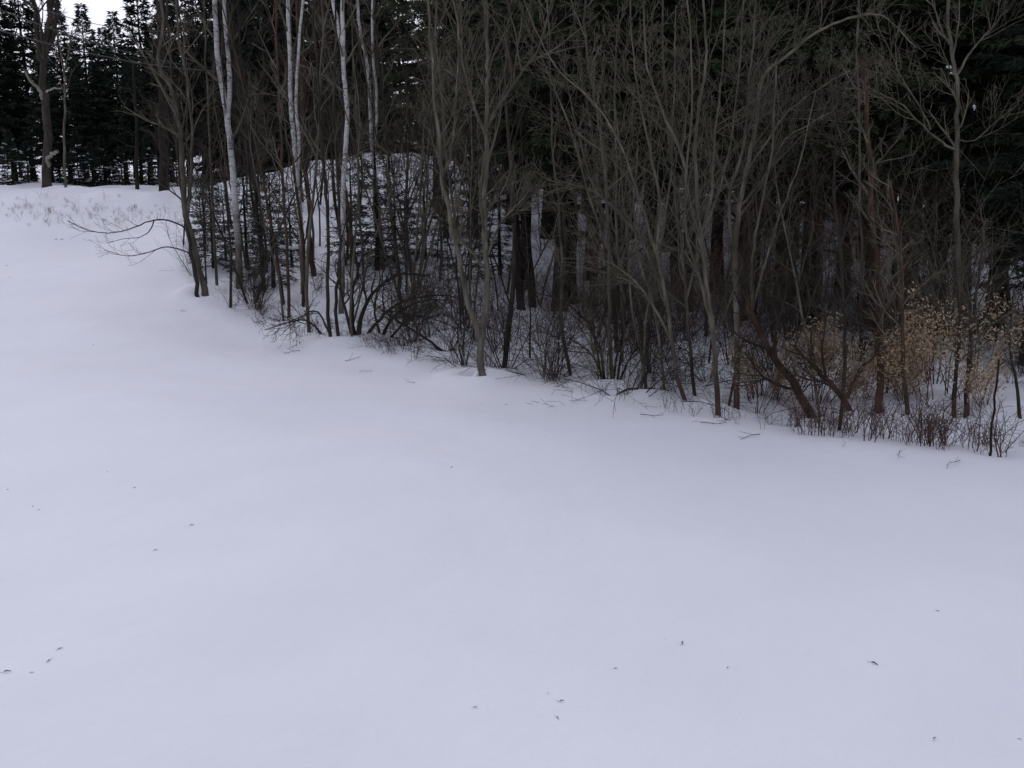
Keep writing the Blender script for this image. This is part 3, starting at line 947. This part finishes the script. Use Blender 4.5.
# ------------------------------------------------------------------ bare saplings, brush and weeds that fill the wood
def make_sapling(seed, h, r, bark='grey', maxl=3, kids=(13, 5, 3), name='bare_sapling', forks=1):
    rng = np.random.default_rng(seed)
    root = empty(name, (0, 0, 0), 'x', 'sapling')
    cg = Geo()
    for k in range(forks):
        tg = Geo()
        d = np.array([rng.normal() * 0.12, rng.normal() * 0.12, 1.0]) if forks == 1 else np.array([rng.normal() * 0.28, rng.normal() * 0.28, 1.0])
        n, p, pts = 10, np.array([rng.normal() * 0.04, rng.normal() * 0.04, -0.12]), []
        for i in range(n):
            pts.append(p)
            d = unit(d + rng.normal(size=3) * 0.07 + np.array([0, 0, 0.05]))
            p = p + d * (h * (1 if k == 0 else rng.uniform(0.7, 1))) / (n - 1)
        pts = np.array(pts)
        rad = np.linspace(r, r * 0.25, n)
        tg.tube(pts, rad, 6)
        tg.build('trunk', M[bark], root)
        twigs(cg, pts, rad, 0, maxl, rng, kids, 0.14, 0.10, 0.0032, 25, 60, 0.3, h * 0.42)
    cg.build('crown', M['twig' if bark == 'grey' else 'shrub'], root)
    return root


def make_brush(seed, h, n, bark='shrub', kids=(6, 4), spread=0.55, name='bare_shrub', cat='shrub', up=0.06, tip=0.0026, arch=0.0):
    rng = np.random.default_rng(seed)
    g = Geo()
    for k in range(n):
        a = rng.uniform(0, 6.28)
        s = abs(rng.normal()) * spread
        d = unit(np.array([math.cos(a) * s, math.sin(a) * s, 1.0]))
        p = np.array([math.cos(a), math.sin(a), 0]) * rng.uniform(0, 0.10) + np.array([0, 0, -0.06])
        grow(g, p, d, h * rng.uniform(0.55, 1.1), rng.uniform(0.005, 0.011) * (h / 1.5) ** 0.5, 1, 3, rng, kids=(0,) + kids, up=up - arch, tip=tip, wob=0.16)
    o = g.build(name, M[bark])
    return tag(o, 'x', cat)


SAP = [make_sapling(200 + i, h, r, b, forks=f) for i, (h, r, b, f) in enumerate([(6.5, 0.035, 'grey', 1), (5.5, 0.028, 'grey', 1), (7.5, 0.05, 'shrub', 1), (5.0, 0.022, 'shrub', 1), (6.0, 0.03, 'grey', 3), (5.0, 0.026, 'shrub', 2), (4.0, 0.018, 'shrub', 1), (7.0, 0.04, 'brown', 1)])]
BRU = [make_brush(230 + i, h, n, b) for i, (h, n, b) in enumerate([(1.5, 10, 'shrub'), (2.0, 12, 'shrub'), (1.2, 12, 'red'), (2.4, 9, 'twig'), (1.7, 12, 'twig')])]
ARC = [make_brush(240 + i, h, n, 'shrub', spread=0.9, name='arching_shrub', arch=0.14) for i, (h, n) in enumerate([(1.8, 9), (2.2, 11)])]
WEED = [make_brush(250 + i, h, n, 'red', kids=(3,), spread=0.38, name='dry_weed', cat='weed', tip=0.002) for i, (h, n) in enumerate([(0.7, 3), (0.6, 4), (0.9, 2), (0.45, 4)])]

THK = [make_brush(260 + i, h, n, b, kids=(7, 5), spread=0.5, name='thicket_shrub') for i, (h, n, b) in enumerate([(3.2, 9, 'red'), (2.6, 10, 'shrub'), (3.6, 8, 'twig')])]

ZONES = [(-999, 262, 'around the twin birch', 'near the twin birch'), (262, 330, 'around the straight single birch', 'near the single birch'), (330, 425, 'around the birch with the bent top', 'near the bent birch'),
         (425, 545, 'around the pale forked tree in the middle', 'near the pale forked tree'), (545, 640, 'around the tall thin grey pole', 'near the grey pole'),
         (640, 770, 'around the tall fan of alders', 'near the alders'), (770, 900, 'around the two slanting brown trunks', 'near the slanting trunks'), (900, 9999, 'around the snowy limbed forked tree', 'near the snowy limbed tree')]


def zone(px):
    for a, b_, lab, grp in ZONES:
        if a <= px < b_:
            return lab, grp


def scatter(protos, n, xr, dr, what, plural, sr=(0.8, 1.2), seed=0, sink=0.03):
    rr = random.Random(seed)
    k = 0
    while k < n:
        px = rr.uniform(*xr)
        dd = dr[0] + (dr[1] - dr[0]) * rr.random() ** 1.3
        # walk the viewing direction until the wood's edge is crossed by dd metres
        y = 6.0
        while y < 70 and y - float(edge_y((px - 512) / 1000 * y)) < dd:
            y += 0.2
        x = (px - 512) / 1000 * y
        if y >= 68 or (506 < px < 543 and y < 21) or (561 < px < 581 and y < 22.5):
            continue
        z = float(H(x, y))
        lab, grp = zone(px)
        if protos is SAP:
            BASES.append((x, y))
        place(rr.choice(protos), (x, y, z - sink), rr.uniform(0, 6.28), rr.uniform(*sr), f'{what} {lab}', f'{plural} {grp}')
        k += 1


scatter(SAP, 20, (165, 262), (0.3, 9), 'bare thin sapling', 'bare saplings', seed=1, sr=(0.7, 1.15))
scatter(SAP, 40, (262, 430), (0.3, 14), 'bare thin sapling', 'bare saplings', seed=2, sr=(0.7, 1.2))
scatter(SAP, 22, (430, 560), (1.0, 16), 'bare thin sapling', 'bare saplings', seed=3, sr=(0.6, 1.1))
scatter(SAP, 10, (560, 780), (0.8, 14), 'bare thin sapling', 'bare saplings', seed=4, sr=(0.5, 1.1))
scatter(SAP, 10, (780, 1060), (0.6, 12), 'bare thin sapling', 'bare saplings', seed=5, sr=(0.35, 0.9))
scatter(BRU, 14, (180, 330), (0.0, 6), 'low bare shrub', 'bare shrubs', seed=6, sr=(0.4, 0.8))
scatter(ARC, 8, (390, 480), (1.0, 3.5), 'low arching shrub', 'arching shrubs', seed=31, sr=(0.5, 0.8))
scatter(ARC, 9, (540, 690), (1.0, 3.5), 'low arching shrub', 'arching shrubs', seed=32, sr=(0.5, 0.8))
scatter(BRU + ARC, 16, (330, 560), (0.2, 8), 'low bare shrub', 'bare shrubs', seed=7, sr=(0.4, 0.8))
scatter(BRU + ARC, 18, (560, 790), (0.3, 8), 'low bare shrub', 'bare shrubs', seed=8, sr=(0.4, 0.9))
scatter(THK, 17, (745, 1050), (4.0, 9), 'tall bare thicket shrub', 'thicket shrubs', seed=21, sr=(0.7, 1.1))
scatter(THK, 9, (545, 745), (3.0, 9), 'tall bare thicket shrub', 'thicket shrubs', seed=22, sr=(0.6, 1.0))
scatter(BRU, 4, (545, 780), (1.5, 6), 'low bare shrub', 'bare shrubs', seed=23, sr=(0.5, 0.9))
scatter(BRU, 8, (400, 560), (1.0, 6), 'low bare shrub', 'bare shrubs', seed=24, sr=(0.5, 0.9))
scatter(BRU, 16, (770, 1050), (3.2, 9), 'low bare shrub', 'bare shrubs', seed=9, sr=(0.4, 0.9))
scatter(WEED, 82, (790, 1045), (-0.4, 0.7), 'reddish dry weed stalk', 'dry weeds', seed=10, sr=(0.5, 1.15), sink=0.01)
scatter(WEED, 22, (495, 790), (-0.4, 0.7), 'reddish dry weed stalk', 'dry weeds', seed=11, sr=(0.35, 0.75), sink=0.01)
scatter(WEED, 22, (330, 495), (-0.3, 0.9), 'reddish dry weed stalk', 'dry weeds', seed=12, sr=(0.4, 0.8), sink=0.01)
scatter(WEED, 16, (205, 330), (-0.4, 1.0), 'reddish dry weed stalk', 'dry weeds', seed=13, sr=(0.5, 0.9), sink=0.01)


# --- tan dry leaved shrubs on the right
def tan_shrub(seed, h, n):
    rng = np.random.default_rng(seed)
    root = empty('dry_leaved_shrub', (0, 0, 0), 'x', 'shrub')
    g, lg = Geo(), Geo()
    for k in range(n):
        a = rng.uniform(0, 6.28)
        s = abs(rng.normal()) * 0.35
        d = unit(np.array([math.cos(a) * s, math.sin(a) * s, 1.0]))
        pts, rad = grow(g, np.array([rng.normal() * 0.06, rng.normal() * 0.06, -0.06]), d, h * rng.uniform(0.7, 1.05), 0.008, 1, 2, rng, kids=(0, 4), up=0.02, wob=0.12)
        m = 190
        u = rng.uniform(0.55, 1.0, m)
        f = u * (len(pts) - 1)
        i = np.minimum(f.astype(int), len(pts) - 2)
        c = pts[i] + (pts[i + 1] - pts[i]) * (f - i)[:, None] + rng.normal(size=(m, 3)) * np.array([0.085, 0.085, 0.07])
        dd = rng.normal(size=(m, 3)) + np.array([0.3, 0, -0.3])
        dd /= np.linalg.norm(dd, axis=1, keepdims=True)
        lg.leaves(tufts(c, dd, rng.uniform(0.025, 0.07, m), rng.uniform(0.005, 0.013, m), rng))
    g.build('stem', M['red'], root)
    lg.build('foliage', M['tan'], root)
    return root


TAN = [tan_shrub(300 + i, h, n) for i, (h, n) in enumerate([(1.25, 9), (1.5, 7), (1.0, 8)])]
for px, py, s, lab in [(752, 405, 0.85, 'tan leaved dry shrub leftmost, beside the mossy slanting trunk'), (775, 407, 0.75, 'small tan dry shrub in front of the mossy slanting trunk'), (818, 408, 1.15, 'tallest tan dry shrub above the feet of the slanting trunks'),
                       (842, 408, 0.85, 'tan dry shrub between the two slanting trunks'), (868, 406, 0.9, 'tan dry shrub left of the straight reddish trunk'), (905, 408, 0.95, 'tan dry shrub beside the slim brown trunk'),
                       (930, 410, 1.0, 'pale tan dry shrub between the brown trunks and the dark pair'), (985, 412, 0.9, 'brownish dry shrub right of the dark pair of trunks'), (795, 398, 1.2, 'tan dry shrub behind the mossy slanting trunk'), (890, 398, 1.2, 'tan dry shrub behind the straight reddish trunk'), (950, 400, 1.1, 'tan dry shrub close behind the dark pair of trunks')]:
    p = on_ground(px, py)
    r = place(rnd.choice(TAN), (p[0], p[1], p[2] - 0.02), rnd.uniform(0, 6.28), s, lab, 'tan dry leaved shrubs')


# ------------------------------------------------------------------ overhead wires along the road
def wire(label, a, b_, Ya, Yb, r, sag, mat):
    A, B = at_depth(*a, Ya), at_depth(*b_, Yb)
    d = B - A
    A, B = A - d * 0.25, B + d * 0.6
    t = np.linspace(0, 1, 40)
    P = A + np.outer(t, B - A)
    P[:, 2] -= sag * 4 * t * (1 - t) - sag * 0.6
    g = Geo()
    g.tube(P, np.full(40, r), 6)
    o = g.build('overhead_wire', M[mat])
    tag(o, label, 'wire', 'overhead wires')


wire('lowest overhead wire, thick and greyish, crossing the spruces at the upper left', (0, 32), (157, 63), 24, 30, 0.016, 0.25, 'cable_grey')
wire('middle overhead wire, thin and dark, crossing the thick roadside trunk', (0, 11), (133, 52), 25, 32, 0.012, 0.2, 'cable')
wire('highest overhead wire, thin against the sky at the upper left', (50, 13), (133, 28), 27, 32, 0.009, 0.2, 'cable')


# ------------------------------------------------------------------ small litter on the snow
def leaf_bit(seed, L, mat, stalk=True):
    rng = np.random.default_rng(seed)
    g = Geo()
    n = 6
    s = np.linspace(0, 1, n)
    c = np.column_stack([s * L, 0.12 * L * np.sin(s * 5 + seed), 0.010 + 0.18 * L * np.sin(s * 3.0)])
    g.tube(c, [0.001, 0.003 + L * 0.04, 0.002 + L * 0.07, 0.003 + L * 0.03, 0.002 + L * 0.04, 0.001], 5)
    if stalk:
        g.tube(np.array([[0, 0, 0.010], [-L * 0.3, L * 0.1, 0.012], [-L * 0.5, L * 0.22, 0.02]]), [0.002, 0.0018, 0.001], 4)
    return tag(g.build('dead_leaf', M[mat]), 'x', 'leaf')


LEAF = [leaf_bit(400 + i, L, m_) for i, (L, m_) in enumerate([(0.05, 'leaf'), (0.07, 'leaf'), (0.035, 'rust'), (0.09, 'leaf')])]
BIG = {(50, 660): ('curled dark leaf on the snow near the left side of the field', 0.9), (3, 673): ('rusty leaf at the very left edge of the near snow', 0.9), (559, 702): ('hooked dark leaf low in the middle of the near snow', 1.0),
       (682, 645): ('largest dark leaf on the near snow right of the middle', 1.0), (870, 663): ('bent dark leaf alone on the near snow at the right', 1.0), (193, 525): ('pale curled leaf alone on the snow left of the middle', 0.7),
       (7, 490): ('dark leaf at the left edge of the snow above the three specks', 0.8)}
for (px, py) in list(BIG) + [(33, 507), (38, 510), (43, 513), (58, 650), (474, 552), (133, 488), (107, 472), (548, 693), (556, 717), (666, 639), (614, 669), (728, 667), (803, 537), (750, 541), (934, 740), (1018, 739), (452, 467), (30, 673), (154, 551), (583, 540), (936, 611), (473, 708), (94, 345), (7, 266), (10, 278), (55, 240), (61, 240), (500, 380), (505, 384), (507, 405), (482, 404)]:
    p = on_ground(px, py)
    big = BIG.get((px, py))
    sc = (0.6 * big[1] if big else rnd.uniform(0.2, 0.4)) * max(1.0, p[1] / 8)
    place(rnd.choice(LEAF), (p[0], p[1], p[2] - 0.002), rnd.uniform(0, 6.28), sc, big[0] if big else 'small dark speck of dead leaf on the open snow', 'dead leaves on the snow')
for k in range(115):
    px, py = rnd.uniform(2, 168), rnd.uniform(197, 228)
    if rnd.random() < 0.5:
        py = rnd.uniform(208, 222)
    p = on_ground(px, py)
    place(rnd.choice(WEED), (p[0], p[1], p[2] - 0.02), rnd.uniform(0, 6.28), rnd.uniform(0.15, 0.55), 'short weed tuft poking through snow on the road bank', 'weed tufts on the road bank')

def twig_bit(seed):
    rng = np.random.default_rng(seed)
    g = Geo()
    d = unit(np.array([rng.normal(), rng.normal(), 0.06]))
    pts, rad = grow(g, np.array([0, 0, 0.012]), d, rng.uniform(0.25, 0.5), 0.006, 1, 2, rng, kids=(0, 3), up=0.01, wob=0.10, amin=20, amax=40)
    return tag(g.build('fallen_twig', M['shrub']), 'x', 'twig')


TW = [twig_bit(430 + i) for i in range(4)]
for px, py in [(300, 352), (345, 362), (372, 372), (415, 384), (447, 377), (640, 416), (700, 424), (760, 436), (842, 448), (900, 452), (170, 300), (186, 312), (960, 462)]:
    p = on_ground(px, py)
    place(rnd.choice(TW), (p[0], p[1], p[2] + 0.012), rnd.uniform(0, 6.28), rnd.uniform(0.5, 1.1), 'small fallen twig lying on the snow along the wood edge', 'fallen twigs along the wood edge')

# snow lodged in the limbs of the shaded forked tree
g = Geo()
lump = [((949, 67), 3.5), ((952, 73), 3), ((974, 107), 3.5)]
for k, ((px, py), w) in enumerate(lump):
    q = at_depth(px, py, snowy.location.y + 0.05)
    off = q - np.array(snowy.location)
    s = w * snowy.location.y / F / 2
    g = Geo()
    lr = np.random.default_rng(500 + k)
    a = unit(lr.normal(size=3) * np.array([1, 0.5, 1.2]))
    ts = np.linspace(-1.6, 1.6, 7)
    g.tube(off + np.outer(ts * s, a) + lr.normal(size=(7, 3)) * 0.3 * s, s * np.array([0.08, 0.45, 0.95, 0.6, 0.8, 0.4, 0.06]) * lr.uniform(0.7, 1.1, 7), 7)
    g.build('snow_lump', M['snow'], snowy)

for o in list(bpy.data.objects):
    if o.get('label') == 'x':
        for ch in list(o.children):
            bpy.data.objects.remove(ch)
        bpy.data.objects.remove(o)
for o in bpy.data.objects:
    if 'used' in o:
        del o['used']

# the snow settles round the stems: a hollow against the bark, a low drifted collar outside it
gm = bpy.data.objects['ground'].data
co = np.empty(len(gm.vertices) * 3, np.float32)
gm.vertices.foreach_get('co', co)
co = co.reshape(-1, 3)
near = np.where((np.abs(co[:, 0]) < 26) & (co[:, 1] > 8) & (co[:, 1] < 46))[0]
sub = co[near].astype(float)
rr = np.random.default_rng(9)
for bx, by in BASES:
    dx, dy = sub[:, 0] - bx, sub[:, 1] - by
    hit = np.where((np.abs(dx) < 1.0) & (np.abs(dy) < 1.0))[0]
    d2 = np.hypot(dx[hit], dy[hit] * 0.9)
    a = rr.uniform(0.5, 1.2)
    co[near[hit], 2] += a * (-0.07 * np.exp(-(d2 / 0.16) ** 2) + 0.05 * np.exp(-((d2 - 0.42) / 0.22) ** 2))
gm.vertices.foreach_set('co', co.ravel())
gm.update()
